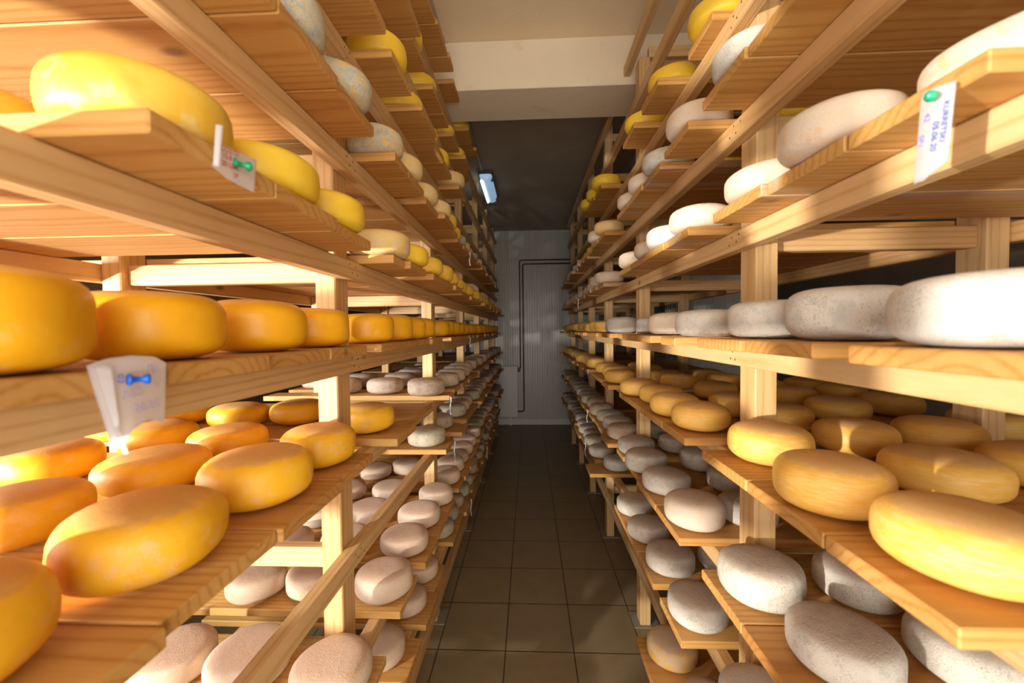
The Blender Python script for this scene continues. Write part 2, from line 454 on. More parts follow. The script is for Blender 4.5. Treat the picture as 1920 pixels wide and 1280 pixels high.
def level(s, key, ztop, front, where, known, end, look, R=0.092, h=0.08, xc=None, stained=0.0, fronts=None, rows=(), extra_ys=(), bstart=None, skip=None):
    """known = [(y, |x|, R, h, look or None)] wheels measured in the photograph; the row goes on to `end`."""
    xc = xc if xc else front + R + 0.008
    ks = [(k + (None,) * 5)[:5] for k in known]
    ys = [k[0] for k in ks]
    for y in fill(s, ys[-1] if ys else -1, end): ks.append((y, None, None, None, None))
    allys = [k[0] for k in ks]
    bys = sorted(list(extra_ys) + allys)
    boards(s, bys, ztop, front, where, key, stained=stained, fronts=fronts)
    n = 0
    for i, (y, x, r, hh, lk) in enumerate(ks):
        if skip and skip(y): continue
        r = r or R * rnd.uniform(.97, 1.02); hh = hh or h * rnd.uniform(.95, 1.06)
        lk = lk or look(y)
        if x is None:
            x = xc + rnd.uniform(-.012, .016); yy = y + rnd.uniform(-.004, .004)
        else: yy = y
        n += 1
        cheese(s * x, yy, ztop, r, hh, lk, '%s wheel, %s in the front row, %s rack, %s' % (LOOK[lk][1], ORD[n], SIDE[s], where),
               'front row of wheels, %s rack, %s' % (SIDE[s], where))
    for rn, (rname, rx, y0, y1, given) in enumerate(rows):
        n = 0
        used = []
        items = [(g + (None,) * 4)[:4] for g in given]
        last = items[-1][0] if items else y0
        items += [(yy + rnd.uniform(-.008, .008), None, None, None) for yy in allys if yy > (last + 0.17 if items else y0) and yy < y1]
        for y, x, r, lk in items:
            n += 1
            lk = lk or look(y)
            r = r or R * rnd.uniform(.96, 1.0)
            x = x or rx + rnd.uniform(-.008, .008)
            cheese(s * x, y, ztop, r, h * rnd.uniform(.95, 1.05), lk, '%s wheel, %s in the %s row, %s rack, %s' % (LOOK[lk][1], ORD[n], rname, SIDE[s], where),
                   '%s row of wheels, %s rack, %s' % (rname, SIDE[s], where))

def pick(*a): return rnd.choice(a)
EYEL = 'eye-level shelf'
def above(n): return '%s shelf above eye level' % ORD[n]
def below(n): return '%s shelf below eye level' % ORD[n]

# ---- left rack
level(-1, 'L8', LT['L8'] + BT + G, 0.395, above(5), [(1.66, .49), (1.85, .495), (2.08, .50), (2.78, .487)], 3.1, lambda y: 'bright', extra_ys=(1.47, 2.26, 2.97), skip=lambda y: y > 2.85)
level(-1, 'L7', LT['L7'] + BT + G, 0.395, above(4), [(1.35, .488), (1.535, .487), (1.84, .505), (2.045, .50), (2.27, .50), (2.55, .487)], 2.7, lambda y: 'bright', extra_ys=(1.17, 2.74,))
level(-1, 'L6', LT['L6'] + BT + G, 0.38, above(3), [(.97, .46), (1.21, .452), (1.485, .478), (1.71, .476), (1.935, .468), (2.221, .44, None, None, 'pale')], 2.3, lambda y: 'bright', extra_ys=(.78,))
level(-1, 'L5', LT['L5'] + BT + G, 0.372, above(2), [(.69, .449, .092, .08, 'blue'), (.885, .436, .088, .07, 'blue'), (1.16, .444, .092, .078, 'blue'), (1.33, .44, .092, .075, 'pale'), (1.60, .452, .092, .078, 'pale'), (1.80, .438, .09, .078, 'pale'), (2.0, .45, None, None, 'yellow')], 5.0,
      lambda y: 'yellow' if y < 2.4 else pick('green', 'pale', 'green', 'tan'), rows=(('second', 0.70, .5, 1.0, ()),), extra_ys=(.50, .31))
level(-1, 'L4', LT['L4'] + BT + G, 0.365, above(1), [(.469, .462, .09, .081, 'yellow'), (.655, .449, .092, .08, 'bright'), (.85, .446, .09, .074, 'bright'), (1.135, .444, .091, .075, 'pale'), (1.31, .430, .091, .074, 'bright'), (1.60, .437, .092, .08), (1.80, .434, .092, .08), (1.99, .44, .092, .078)], 5.8,
      lambda y: 'yellow', rows=(('second', 0.70, .4, 1.5, ()),), fronts=[.3625, .363, .378, .382, .365, .36])
level(-1, 'L3', LT['L3'] + BT + G, 0.43, EYEL, [(.333, .507, .089, .1), (.528, .522, .089, .094), (.745, .524, .089, .098), (.940, .526, .088, .094), (1.225, .514, .089, .092), (1.43, .512, .089, .096), (1.64, .52, .089, .096), (1.86, .53, .089, .097)], 5.95,
      lambda y: 'orange', R=0.089, h=0.095, xc=0.53, fronts=[.43, .426, .432, .43], extra_ys=())
level(-1, 'L1', LT['L1'] + BT + G, 0.41, below(1), [(.318, .559, .097, .095, 'amber'), (.516, .529, .095, .1, 'amber'), (.74, .527, .098, .1, 'amber'), (.95, .52, .092, .096, 'amber'), (1.27, .538, .095, .09, 'amber'), (2.06, .525, .095, .085, 'tan'), (2.29, .505, .093, .083, 'tan'), (2.50, .495, .093, .083, 'tan'), (2.74, .508, .095, .083, 'tan')], 5.85,
      lambda y: pick('tan', 'pink', 'tan', 'green'), R=0.094, h=0.082, xc=0.52, extra_ys=(1.47, 1.67), fronts=[.405, .418, .41, .42, .40, .43, .44, .40],
      rows=(('second', 0.79, 0, 3.0, ((.59, .815, .09, 'amber'), (.80, .793, .098, 'amber'), (1.02, .805, .093, 'amber'), (1.385, .83, .093, 'amber'), (2.06, .76, .095, 'tan'), (2.30, .76, .093, 'tan'), (2.52, .75, .093, 'tan'))),
            ('third', 1.02, 0, 2.3, ((.83, 1.068, .093, 'amber'), (1.04, 1.017, .09, 'amber'), (1.34, 1.016, .095, 'amber'), (2.06, .985, .094, 'tan'), (2.28, .99, .094, 'tan'))),
            ('fourth', 1.26, 0, 0.5, ((1.17, 1.26, .088, 'amber'), (1.38, 1.26, .09, 'amber'), (2.26, 1.23, .09, 'tan')))))
level(-1, 'LR0', LT['LR0'] + BT + G, 0.40, below(2), [(1.97, .522, .095, .085, 'green'), (2.30, .545, .094, .081, 'tan')], 5.85, lambda y: pick('tan', 'pink', 'green', 'green'), xc=0.51,
      rows=(('second', 0.77, 1.8, 2.4, ()),), fronts=[.402])
level(-1, 'L0', LT['L0'] + BT + G, 0.40, below(3), [(.99, .498, .097, .076, 'pink'), (1.30, .497, .097, .088, 'pink'), (1.56, .51, .096, .077, 'pink'), (1.78, .512, .097, .079, 'pink'), (2.0, .485, .097, .082, 'pink'), (2.27, .50, .093, .08, 'pink')], 5.85,
      lambda y: pick('pink', 'pink', 'tan', 'green') if y > 2.6 else 'pink', xc=0.50, extra_ys=(.79,),
      rows=(('second', 0.74, 0, 2.6, ((.97, .729, .098, 'pink'), (1.31, .738, .093, 'pink'), (1.55, .75, .093, 'pink'), (1.80, .75, .093, 'pink'), (2.05, .74, .096, 'pink'), (2.42, .765, .093, 'pink'))),
            ('third', .96, 0, 2.5, ((.97, .932, .096, 'pink'), (1.287, .93, .094, 'pink'), (1.53, .97, .093, 'pink'), (1.78, .97, .093, 'pink'), (2.05, .965, .092, 'pink'), (2.34, .935, .094, 'pink')))))
level(-1, 'Lm', LT['Lm'] + BT + G, 0.435, below(4), [(1.38, .553, .094, .078, 'pink'), (1.64, .537, .09, .075, 'pink'), (1.86, .54, .092, .078, 'pink')], 5.85,
      lambda y: pick('pink', 'tan', 'green', 'green'), xc=0.535, extra_ys=(1.18, .97))

# ---- right rack
level(1, 'R5', RT['R5'] + BT + G, 0.44, above(3), [(1.18, .556, .085, .068), (1.49, .532, .09, .07), (1.78, .515, .088, .072), (2.476, .479, .09, .077), (2.70, .48, .09, .075), (2.90, .465, .092, .075)], 3.05, lambda y: 'bright', fronts=[.50, .445, .44, .43, .42, .42, .42])
level(1, 'R4', RT['R4'] + BT + G, 0.437, above(2), [(.93, .51, .088, .07, 'white'), (1.21, .505, .092, .075, 'peach'), (1.48, .508, .091, .07, 'white'), (1.69, .508, .09, .066, 'peach'), (1.92, .515, .091, .07, 'peach'), (2.42, .484, .09, .074, 'pale'), (2.64, .48, .09, .074, 'peach')], 5.4,
      lambda y: 'yellow' if y < 3.6 else pick('pale', 'green', 'yellow'), extra_ys=(.73, .54), rows=(('second', 0.74, .8, 1.6, ((1.2, .75, .09, 'bright'), (1.5, .75, .09, 'bright'))),), stained=.4)
level(1, 'R3', RT['R3'] + BT + G, 0.445, above(1), [(.522, .605, .093, .077, 'peach'), (.685, .512, .086, .075, 'peach'), (.90, .53, .092, .07, 'peach'), (1.21, .51, .088, .078, 'peach'), (1.41, .504, .092, .071, 'white'), (1.625, .515, .092, .068, 'peach'), (1.872, .511, .092, .075, 'peach'), (2.50, .498, .09, .076, 'peach'), (2.70, .50, .09, .075, 'peach')], 5.45,
      lambda y: 'peach', fronts=[.462, .460, .45, .437, .435, .44, .44], stained=.7)
level(1, 'R2', RT['R2'] + BT + G, 0.43, EYEL, [(.452, .51, .094, .081, 'white'), (.72, .556, .094, .093, 'white'), (.90, .533, .093, .083, 'white'), (1.13, .492, .094, .075, 'white'), (1.46, .524, .093, .081, 'peach'), (1.90, .597, .093, .078, 'white'), (2.2, .52, .091, .09, 'white'), (2.46, .555, .092, .083, 'white')], 5.45,
      lambda y: 'gold', R=0.09, xc=.53, fronts=[.425, .43, .42, .40, .41], extra_ys=(1.68,), rows=(('second', 0.77, .8, .9, ((1.10, .80, .09, 'white'),)),))
level(1, 'R1', RT['R1'] + BT + G, 0.435, below(1), [(.517, .543, .091, .085, 'gold'), (.70, .515, .087, .09, 'gold'), (.943, .556, .088, .088, 'gold'), (1.241, .524, .086, .083, 'gold'), (1.435, .518, .088, .081, 'gold'), (1.67, .544, .087, .08, 'gold'), (1.873, .51, .088, .078, 'gold'), (2.30, .52, .09, .08, 'gold'), (2.564, .556, .091, .081, 'gold'), (2.80, .55, .09, .08, 'gold')], 5.45,
      lambda y: 'gold', xc=.535, fronts=[.44, .44, .44, .44, .44, .44, .44],
      rows=(('second', .77, 0, 3.0, ((.767, .764, .091, 'gold'), (1.01, .80, .087, 'gold'), (1.24, .76, .09, 'gold'), (1.44, .735, .094, 'gold'), (1.78, .815, .093, 'gold'), (2.054, .759, .091, 'gold'), (2.30, .77, .09, 'gold'), (2.58, .758, .092, 'gold'))),
            ('third', 1.01, 0, 2.4, ((.80, .987, .092, 'gold'), (1.03, 1.015, .09, 'gold'), (1.366, 1.025, .092, 'gold'), (1.60, 1.02, .092, 'gold'), (1.83, 1.05, .09, 'gold'), (2.08, 1.0, .09, 'gold'))),
            ('fourth', 1.26, 0, .5, ((1.15, 1.275, .088, 'gold'), (1.45, 1.27, .09, 'gold'), (1.66, 1.26, .09, 'gold'), (1.88, 1.27, .09, 'gold')))))
level(1, 'R0', RT['R0'] + BT + G, 0.44, below(2), [(.742, .57, .089, .075, 'grey'), (.935, .533, .09, .09, 'grey'), (1.28, .522, .091, .09, 'peach'), (1.535, .52, .09, .081, 'grey'), (1.763, .51, .091, .085, 'grey'), (2.04, .532, .091, .078, 'grey')], 5.45,
      lambda y: pick('grey', 'green', 'green', 'tan') if y > 2.1 else 'grey', xc=.53, fronts=[.44, .44, .44, .44],
      rows=(('second', .765, 0, 2.4, ((.727, .784, .092, 'grey'), (.935, .752, .085, 'grey'), (1.30, .70, .09, 'grey'), (1.55, .777, .092, 'grey'), (1.79, .761, .094, 'grey'), (2.04, .745, .092, 'grey'))), ('third', 1.0, 1.2, 2.2, ())))
level(1, 'Rm', RT['Rm'] + BT + G, 0.44, below(3), [(.933, .535, .092, .08, 'grey'), (1.265, .527, .092, .084, 'grey'), (1.53, .533, .093, .083, 'grey'), (1.757, .517, .091, .081, 'grey'), (2.0, .522, .089, .081, 'grey'), (2.63, .575, .093, .08, 'white')], 5.45,
      lambda y: pick('grey', 'green', 'green'), xc=.53, fronts=[.44, .44, .44, .44, .44, .38], rows=(('second', .75, 0, 2.0, ((1.27, .75, .09, 'grey'), (1.545, .735, .088, 'grey'))),))
level(1, 'Rn', RT['Rn'] + BT + G, 0.41, below(4), [(1.18, .53, .092, .08, 'pink'), (1.40, .495, .088, .076, 'half')], 1.45,
      lambda y: pick('grey', 'green'), xc=.53, fronts=[.43, .395])

# the shelf boards far down the aisle, too many and too small to tell apart
for (cx, cy, cz, L, wd) in FAR:
    add_box(far_bm, cx - L / 2, cx + L / 2, cy - wd / 2, cy + wd / 2, cz, cz + BT)
if FAR:
    fo = link('shelf_boards', mesh_of(far_bm, 'shelf_boards'), M['board'])
    tag(fo, 'pine shelf boards of both racks close to the panelled end wall', 'boards', None, 'stuff')

# ---------------------------------------------------------------- room
XW0, XW1, YB, YE, HC = -2.25, 2.45, -3.2, 6.6, 3.21
def floor_mat():
    n = NT('brown_floor_tile')
    tc = n.new('ShaderNodeTexCoord'); se = n.new('ShaderNodeSeparateXYZ'); n.put(se.inputs[0], tc.outputs['Object'])
    def cell(v, off, p):
        q = n.math('DIVIDE', n.math('SUBTRACT', v, off), p)
        fr = n.math('FRACT', q); e = n.math('MINIMUM', fr, n.math('SUBTRACT', 1.0, fr))
        return n.math('MULTIPLY', e, p), n.math('FLOOR', q)
    ex, ix = cell(se.outputs[0], -0.132, 0.336); ey, iy = cell(se.outputs[1], 1.909, 0.341)
    g = n.step(n.math('MINIMUM', ex, ey), 0.0018, 0.0042)
    wn = n.new('ShaderNodeTexWhiteNoise', noise_dimensions='2D'); cb = n.new('ShaderNodeCombineXYZ')
    n.put(cb.inputs[0], ix); n.put(cb.inputs[1], iy); n.put(wn.inputs['Vector'], cb.outputs[0])
    t = n.noise(tc.outputs['Object'], 7.0, 5, 0.6)
    c = n.ramp(t, [(0.25, (0.225, 0.158, 0.078)), (0.75, (0.295, 0.215, 0.115))])
    c = n.mix(n.math('MULTIPLY', wn.outputs[0], 0.25), c, (0.20, 0.15, 0.085))
    sp = n.step(n.noise(tc.outputs['Object'], 40.0, 3), 0.68, 0.74)
    c = n.mix(n.math('MULTIPLY', sp, 0.4), c, (0.12, 0.07, 0.035))
    c = n.mix(g, (0.06, 0.036, 0.018), c)
    n.bump(g, 0.3, 0.001)
    return n.set(c, n.math('MULTIPLY_ADD', t, 0.2, 0.36))
M['floor'] = floor_mat()
def plaster(name, a, b, stain=None):
    n = NT(name); tc = n.new('ShaderNodeTexCoord')
    t = n.noise(tc.outputs['Object'], 3.0, 6, 0.6); c = n.mix(n.step(t, 0.35, 0.7), a, b)
    if stain: c = n.mix(n.math('MULTIPLY', n.step(n.noise(tc.outputs['Object'], 9.0, 4), 0.62, 0.72), 0.35), c, stain)
    n.bump(n.noise(tc.outputs['Object'], 60.0, 4), 0.25, 0.004)
    return n.set(c, 0.85)
M['ceiling'] = plaster('cream_ceiling_plaster', (0.80, 0.64, 0.42), (0.84, 0.68, 0.46))
M['beam'] = plaster('cream_beam_plaster', (0.86, 0.74, 0.54), (0.82, 0.69, 0.49), (0.70, 0.48, 0.27))
M['wall'] = plaster('dark_brown_wall', (0.10, 0.07, 0.045), (0.13, 0.095, 0.06))
def panel_mat():
    n = NT('white_ribbed_panel'); tc = n.new('ShaderNodeTexCoord')
    t = n.noise(tc.outputs['Object'], 2.0, 3); c = n.mix(t, (0.60, 0.58, 0.50), (0.66, 0.64, 0.56))
    return n.set(c, 0.3)
M['panel'] = panel_mat()
M['white_paint'] = flat('white_frame_paint', (0.80, 0.78, 0.72), 0.5)
structure(box('floor', XW0, XW1, YB, YE, -0.05, 0, M['floor'])).location
fl = bpy.data.objects['floor']
# keep the tile pattern in world coordinates
def recenter(o):
    me = o.data
    for v in me.vertices: v.co += o.location
    o.location = (0, 0, 0)
recenter(fl)
structure(box('ceiling', XW0, XW1, YB, 2.45, HC, HC + 0.08, M['ceiling']))
M['ceiling_far'] = plaster('dimmed_grey_brown_ceiling', (0.40, 0.335, 0.25), (0.46, 0.385, 0.29))  # greyish concrete tone, with the dimmer light beyond the beam put into it
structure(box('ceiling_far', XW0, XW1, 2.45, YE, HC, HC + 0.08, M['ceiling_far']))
structure(box('ceiling_beam', XW0, XW1, 2.28, 2.62, 2.94, HC, M['beam'], None, 0.004))
def ribbed(name, length, height, pitch, depth, mat):
    """Profiled sheet: x along, z up, front at y = 0, ribs stand out to -y."""
    bm = bmesh.new(); prof = []
    k = 0.0
    while k < length - 1e-6:
        w = min(pitch, length - k)
        prof += [(k, 0), (k + w * .06, depth * 1.6), (k + w * .13, depth * 1.6), (k + w * .19, 0), (k + w * .50, 0), (k + w * .55, -depth), (k + w * .64, -depth), (k + w * .69, 0)]
        k += pitch
    prof.append((length, 0))
    lo = [bm.verts.new((p[0], p[1], 0)) for p in prof]; hi = [bm.verts.new((p[0], p[1], height)) for p in prof]
    for i in range(len(prof) - 1): bm.faces.new((lo[i], lo[i + 1], hi[i + 1], hi[i]))
    b0, b1, b2, b3 = (bm.verts.new(c) for c in ((0, .06, 0), (length, .06, 0), (length, .06, height), (0, .06, height)))
    bm.faces.new((b1, b0, b3, b2)); bm.faces.new((b0, lo[0], hi[0], b3)); bm.faces.new((lo[-1], b1, b2, hi[-1]))
    return mesh_of(bm, name)
ew = structure(link('wall_end', ribbed('wall_end', XW1 - XW0, HC, 0.082, 0.006, M['panel']), M['panel'], None, (XW0, YE, 0)))
structure(box('wall_right', XW1, XW1 + 0.1, YB, YE, 0, HC, M['wall']))
pf = structure(link('partition_front', ribbed('partition_front', XW1 - 1.72, HC, 0.147, 0.008, M['panel']), M['panel'], None, (1.72, 4.50, 0)))
ps = structure(link('partition_side', ribbed('partition_side', 0.54, HC, 0.147, 0.008, M['panel']), M['panel'], None, (1.72, 5.105, 0)))
ps.rotation_euler = (0, 0, -PI / 2)
structure(box('baseboard_end', XW0, XW1, YE - 0.016, YE - 0.0062, 0, 0.10, M['white_paint'], None, 0.003))
structure(box('trim_1', XW0, XW1, YE - 0.024, YE - 0.0165, 0.082, 0.098, M['white_paint'], None, 0.002))
# left wall and rear wall, each with window openings
def wall_with_holes(name, axis, at_, thick, a0, a1, holes, mat):
    bm = bmesh.new()
    def q(u0, u1, z0, z1):
        if axis == 'X': add_box(bm, at_, at_ + thick, u0, u1, z0, z1)
        else: add_box(bm, u0, u1, at_, at_ + thick, z0, z1)
    u = a0
    for h0, h1, z0, z1 in holes:
        q(u, h0, 0, HC); q(h0, h1, 0, z0); q(h0, h1, z1, HC); u = h1
    q(u, a1, 0, HC)
    return structure(link(name, mesh_of(bm, name), mat))
LH = [(-1.7, -0.3, 0.9, 2.1), (0.0, 1.4, 0.9, 2.1)]
RH = [(-2.05, -1.55, 1.0, 1.55), (-1.15, -0.6, 1.0, 1.55), (0.9, 1.42, 1.0, 1.55)]
wall_with_holes('wall_left', 'X', XW0 - 0.2, 0.2, YB, YE, LH, M['wall'])
wall_with_holes('wall_rear', 'Y', YB - 0.2, 0.2, XW0, XW1, RH, M['wall'])
def glow(name, col, strength):
    n = NT(name); n.set((0.8, 0.8, 0.8), 0.5)
    tc = n.new('ShaderNodeTexCoord'); k = n.noise(tc.outputs['Object'], 1.5, 2)
    n.put(n.b.inputs['Emission Color'], n.mix(k, tuple(c * .9 for c in col), col)); n.b.inputs['Emission Strength'].default_value = strength
    return n.m
M['sky'] = glow('bright_daylight_glass', (0.80, 0.90, 1.0), 5.0)
wi = 0
for axis, holes in (('X', LH), ('Y', RH)):
    for h0, h1, z0, z1 in holes:
        wi += 1
        e = empty('window_%d' % wi, (0, 0, 0)); e['kind'] = 'structure'
        bm = bmesh.new(); t = 0.05
        def q(u0, u1, za, zb):
            if axis == 'X': add_box(bm, XW0 - 0.12, XW0 - 0.05, u0, u1, za, zb)
            else: add_box(bm, u0, u1, YB - 0.12, YB - 0.05, za, zb)
        um = (h0 + h1) / 2
        q(h0, h0 + t, z0, z1); q(h1 - t, h1, z0, z1); q(h0 + t, h1 - t, z0, z0 + t); q(h0 + t, h1 - t, z1 - t, z1); q(um - .025, um + .025, z0 + t, z1 - t)
        fr = link('window_frame', mesh_of(bm, 'window_frame'), M['white_paint'], e); fr['kind'] = 'structure'
        if axis == 'X': pn = box('window_pane', XW0 - 0.1, XW0 - 0.09, h0 + t, h1 - t, z0 + t, z1 - t, M['sky'], e)
        else: pn = box('window_pane', h0 + t, h1 - t, YB - 0.1, YB - 0.09, z0 + t, z1 - t, M['sky'], e)
        pn['kind'] = 'structure'

# cable trunking and lamp
M['trunk'] = flat('cream_plastic', (0.42, 0.37, 0.29), 0.5)
t1 = box('cable_trunking', -0.487, -0.457, -0.5, 2.278, HC - 0.022, HC - 0.0005, M['trunk'], None, 0.002)
tag(t1, 'cream plastic cable trunking on the ceiling in front of the beam', 'trunking', 'cable trunking')
t2 = box('cable_trunking', -0.475, -0.445, 2.622, 4.03, HC - 0.022, HC - 0.0005, M['trunk'], None, 0.002)
tag(t2, 'thin cable trunking on the dark ceiling running from beam to lamp', 'trunking', 'cable trunking')
lamp = empty('ceiling_lamp', (-0.43, 4.45, HC))
tag(lamp, 'long waterproof fluorescent lamp with bluish cover under the dark ceiling', 'lamp')
M['lamp_body'] = flat('grey_lamp_housing', (0.10, 0.11, 0.11), 0.5)
bm = bmesh.new(); add_box(bm, -0.075, 0.075, -0.40, 0.40, -0.045, -0.0005)
bmesh.ops.bevel(bm, geom=list(bm.edges), offset=0.012, segments=2, affect='EDGES')
link('housing', mesh_of(bm, 'housing'), M['lamp_body'], lamp)
bm = bmesh.new(); prof = []
for k in range(9):
    a = PI * k / 8
    prof.append((0.065 * math.cos(a), -0.045 - 0.055 * math.sin(a)))
for yy, sc_ in ((-0.385, .72), (-0.37, .95), (-0.33, 1), (0.33, 1), (0.37, .95), (0.385, .72)):
    for px_, pz in prof: bm.verts.new((px_ * sc_, yy, -0.045 + (pz + 0.045) * sc_))
bm.verts.ensure_lookup_table()
for r_ in range(5):
    for k in range(8): bm.faces.new([bm.verts[i] for i in (r_ * 9 + k, r_ * 9 + k + 1, r_ * 9 + 10 + k, r_ * 9 + 9 + k)])
bm.faces.new([bm.verts[i] for i in range(9)]); bm.faces.new([bm.verts[i] for i in range(45, 54)])
bmesh.ops.recalc_face_normals(bm, faces=list(bm.faces))
M['lamp_cover'] = glow('bluish_lamp_cover', (0.30, 0.52, 0.80), 0.55)
M['lamp_tube'] = glow('lit_tube', (0.75, 0.9, 1.0), 3.0)
link('cover', mesh_of(bm, 'cover', True), M['lamp_cover'], lamp)
link('tube', tube_mesh('tube', [(-0.045, -0.34, -0.098), (-0.045, 0.34, -0.098)], 0.012), M['lamp_tube'], lamp)
for yy in (-0.3, 0.3):
    for xx in (-0.062, 0.062):
        link('clip', box_mesh('clip', xx - .012, xx + .012, yy - .012, yy + .012, -0.09, -0.03, .003), M['lamp_body'], lamp)

# radiator and pipes on the end wall
M['enamel'] = flat('white_radiator_enamel', (0.84, 0.83, 0.78), 0.35)
M['copper'] = flat('dark_copper_pipe', (0.13, 0.055, 0.035), 0.4, Metallic=0.4)
M['brass'] = flat('grey_valve', (0.28, 0.26, 0.23), 0.4, Metallic=0.7)
rad = empty('radiator', (-0.62, YE - 0.07, 0.15))
tag(rad, 'white panel radiator on the end wall behind the left-side rack', 'radiator')
bm = bmesh.new()
add_box(bm, -0.42, 0.42, -0.012, 0.03, 0.0, 0.82)
for k in range(14): add_box(bm, -0.40 + k * .058, -0.367 + k * .058, -0.019, -0.012, 0.05, 0.77)
link('radiator_panel', mesh_of(bm, 'radiator_panel'), M['enamel'], rad)
link('top_grille', box_mesh('top_grille', -.42, .42, -.016, .045, .82, .835, .003), M['enamel'], rad)
for xx in (-.3, .3): link('bracket', box_mesh('bracket', xx - .015, xx + .015, .03, .0635, .1, .72), M['enamel'], rad)
link('valve', lathe_mesh('valve', [(0.012, -0.02), (0.02, 0), (0.02, .03), (0.014, .05)]), M['brass'], rad).location = (.45, 0.0, .76)
for zz in (0.02,):
    for xx in (-.3, .3): link('support_leg', box_mesh('support_leg', xx - .012, xx + .012, 0.0, .02, -.15, 0.0), M['enamel'], rad)
def pipe(pts, r=0.0105):
    """Bends rounded by subdividing around the corners."""
    out = [Vector(pts[0])]
    for a, b, c in zip(pts, pts[1:], pts[2:]):
        a, b, c = Vector(a), Vector(b), Vector(c)
        u = (a - b).normalized() * 0.035; w = (c - b).normalized() * 0.035
        for k in range(6):
            t = k / 5
            out.append((b + u) * (1 - t) ** 2 + b * 2 * t * (1 - t) + (b + w) * t ** 2)
    out.append(Vector(pts[-1]))
    return out
py = YE - 0.035
for nm, pts, lb in (('outer', [(1.2, py, 2.722), (-0.148, py, 2.722), (-0.148, py, 0.93), (-0.17, py, 0.93)], 'dark copper heating pipe, outer of the pair, bending down to the radiator valve'),
                    ('inner', [(1.2, py, 2.66), (-0.095, py, 2.66), (-0.095, py, 0.225), (-0.197, py, 0.225)], 'dark copper heating pipe, inner and longer of the pair, reaching the radiator foot')):
    o = link('heating_pipe', tube_mesh('heating_pipe', pipe(pts), 0.0115), M['copper'])
    tag(o, lb, 'pipe', 'heating pipes on the end wall')
for zz in (1.15, 2.3):
    o = box('pipe_clip', -0.165, -0.08, py - 0.004, YE - 0.003, zz, zz + 0.02, M['brass'])
    tag(o, 'small pipe clip on the end wall, %s on the copper pipes' % ('lower' if zz < 2 else 'upper'), 'clip', 'pipe clips')

# ---------------------------------------------------------------- paper tags
def paper_mat(name, col):
    n = NT(name); v, o, r = n.objvec()
    k = n.noise(v, 60, 3); c = n.mix(k, tuple(q * .95 for q in col), col)
    se = n.new('ShaderNodeSeparateXYZ'); n.put(se.inputs[0], o)
    n.set(c, 0.7)
    tr = n.new('ShaderNodeBsdfTranslucent'); n.put(tr.inputs[0], c)
    mx = n.new('ShaderNodeMixShader'); mx.inputs[0].default_value = 0.35
    n.l.new(n.b.outputs[0], mx.inputs[1]); n.l.new(tr.outputs[0], mx.inputs[2])
    n.l.new(mx.outputs[0], n.n['Material Output'].inputs['Surface'])
    return n.m
M['paper'] = paper_mat('white_paper', (0.93, 0.92, 0.93))
M['red_ink'] = flat('red_ink', (0.55, 0.02, 0.05), 0.6)
M['blue_ink'] = flat('blue_ink', (0.03, 0.16, 0.55), 0.6)
M['faint_ink'] = flat('show_through_ink', (0.50, 0.46, 0.68), 0.7)
M['violet_ink'] = flat('violet_ink', (0.25, 0.25, 0.66), 0.7)
M['green_pin'] = flat('green_pin', (0.0, 0.33, 0.14), 0.3)
M['blue_pin'] = flat('blue_pin', (0.0, 0.11, 0.62), 0.3)
def sheet(top, bot, xf, nu=18, nv=14, th=0.0005):
    """top, bot: polylines of (Y, Z) sampled evenly; xf(u, v) gives X."""
    def ev(pl, t):
        k = t * (len(pl) - 1); i = min(int(k), len(pl) - 2); f = k - i
        return (pl[i][0] * (1 - f) + pl[i + 1][0] * f, pl[i][1] * (1 - f) + pl[i + 1][1] * f)
    bm = bmesh.new(); g = []
    for j in range(nv + 1):
        row = []
        for i in range(nu + 1):
            u, v = i / nu, j / nv
            a, b = ev(top, u), ev(bot, u)
            row.append(bm.verts.new((xf(u, v), a[0] * (1 - v) + b[0] * v, a[1] * (1 - v) + b[1] * v)))
        g.append(row)
    for j in range(nv):
        for i in range(nu): bm.faces.new((g[j][i], g[j][i + 1], g[j + 1][i + 1], g[j + 1][i]))
    r = bmesh.ops.solidify(bm, geom=list(bm.faces), thickness=th)
    return mesh_of(bm, 'paper_sheet', True)
def writing(parent, text, size, pos, ux, up_, mat, lift=0.0012, shear=0.15, name='handwriting', ev_x=0):
    cu = bpy.data.curves.new(name, 'FONT'); cu.body = text; cu.size = size; cu.shear = shear; cu.offset = size * 0.014
    tmp = bpy.data.objects.new(name, cu); COL.objects.link(tmp)
    dg = bpy.context.evaluated_depsgraph_get(); dg.update()
    me = bpy.data.meshes.new_from_object(tmp.evaluated_get(dg))
    bpy.data.objects.remove(tmp)
    me.materials.clear(); me.materials.append(mat)
    u = Vector(ux).normalized(); w = Vector(up_).normalized(); nn = u.cross(w).normalized()
    mt = Matrix((u, w, nn)).transposed().to_4x4(); mt.translation = Vector(pos)
    me.transform(mt)
    o = link(name, me, mat, parent)
    return o
def push_pin(parent, pos, sgn, mat, r=0.006):
    me = lathe_mesh('push_pin', [(r, 0), (r * 1.05, .002), (r * .55, .004), (r * .45, .011), (r * .9, .014), (r * .95, .017), (r * .5, .018)], 16, 'X')
    for v in me.vertices: v.co.x *= sgn
    o = link('push_pin', me, mat, parent, pos); o['label'] = 'coloured push pin'
    return o

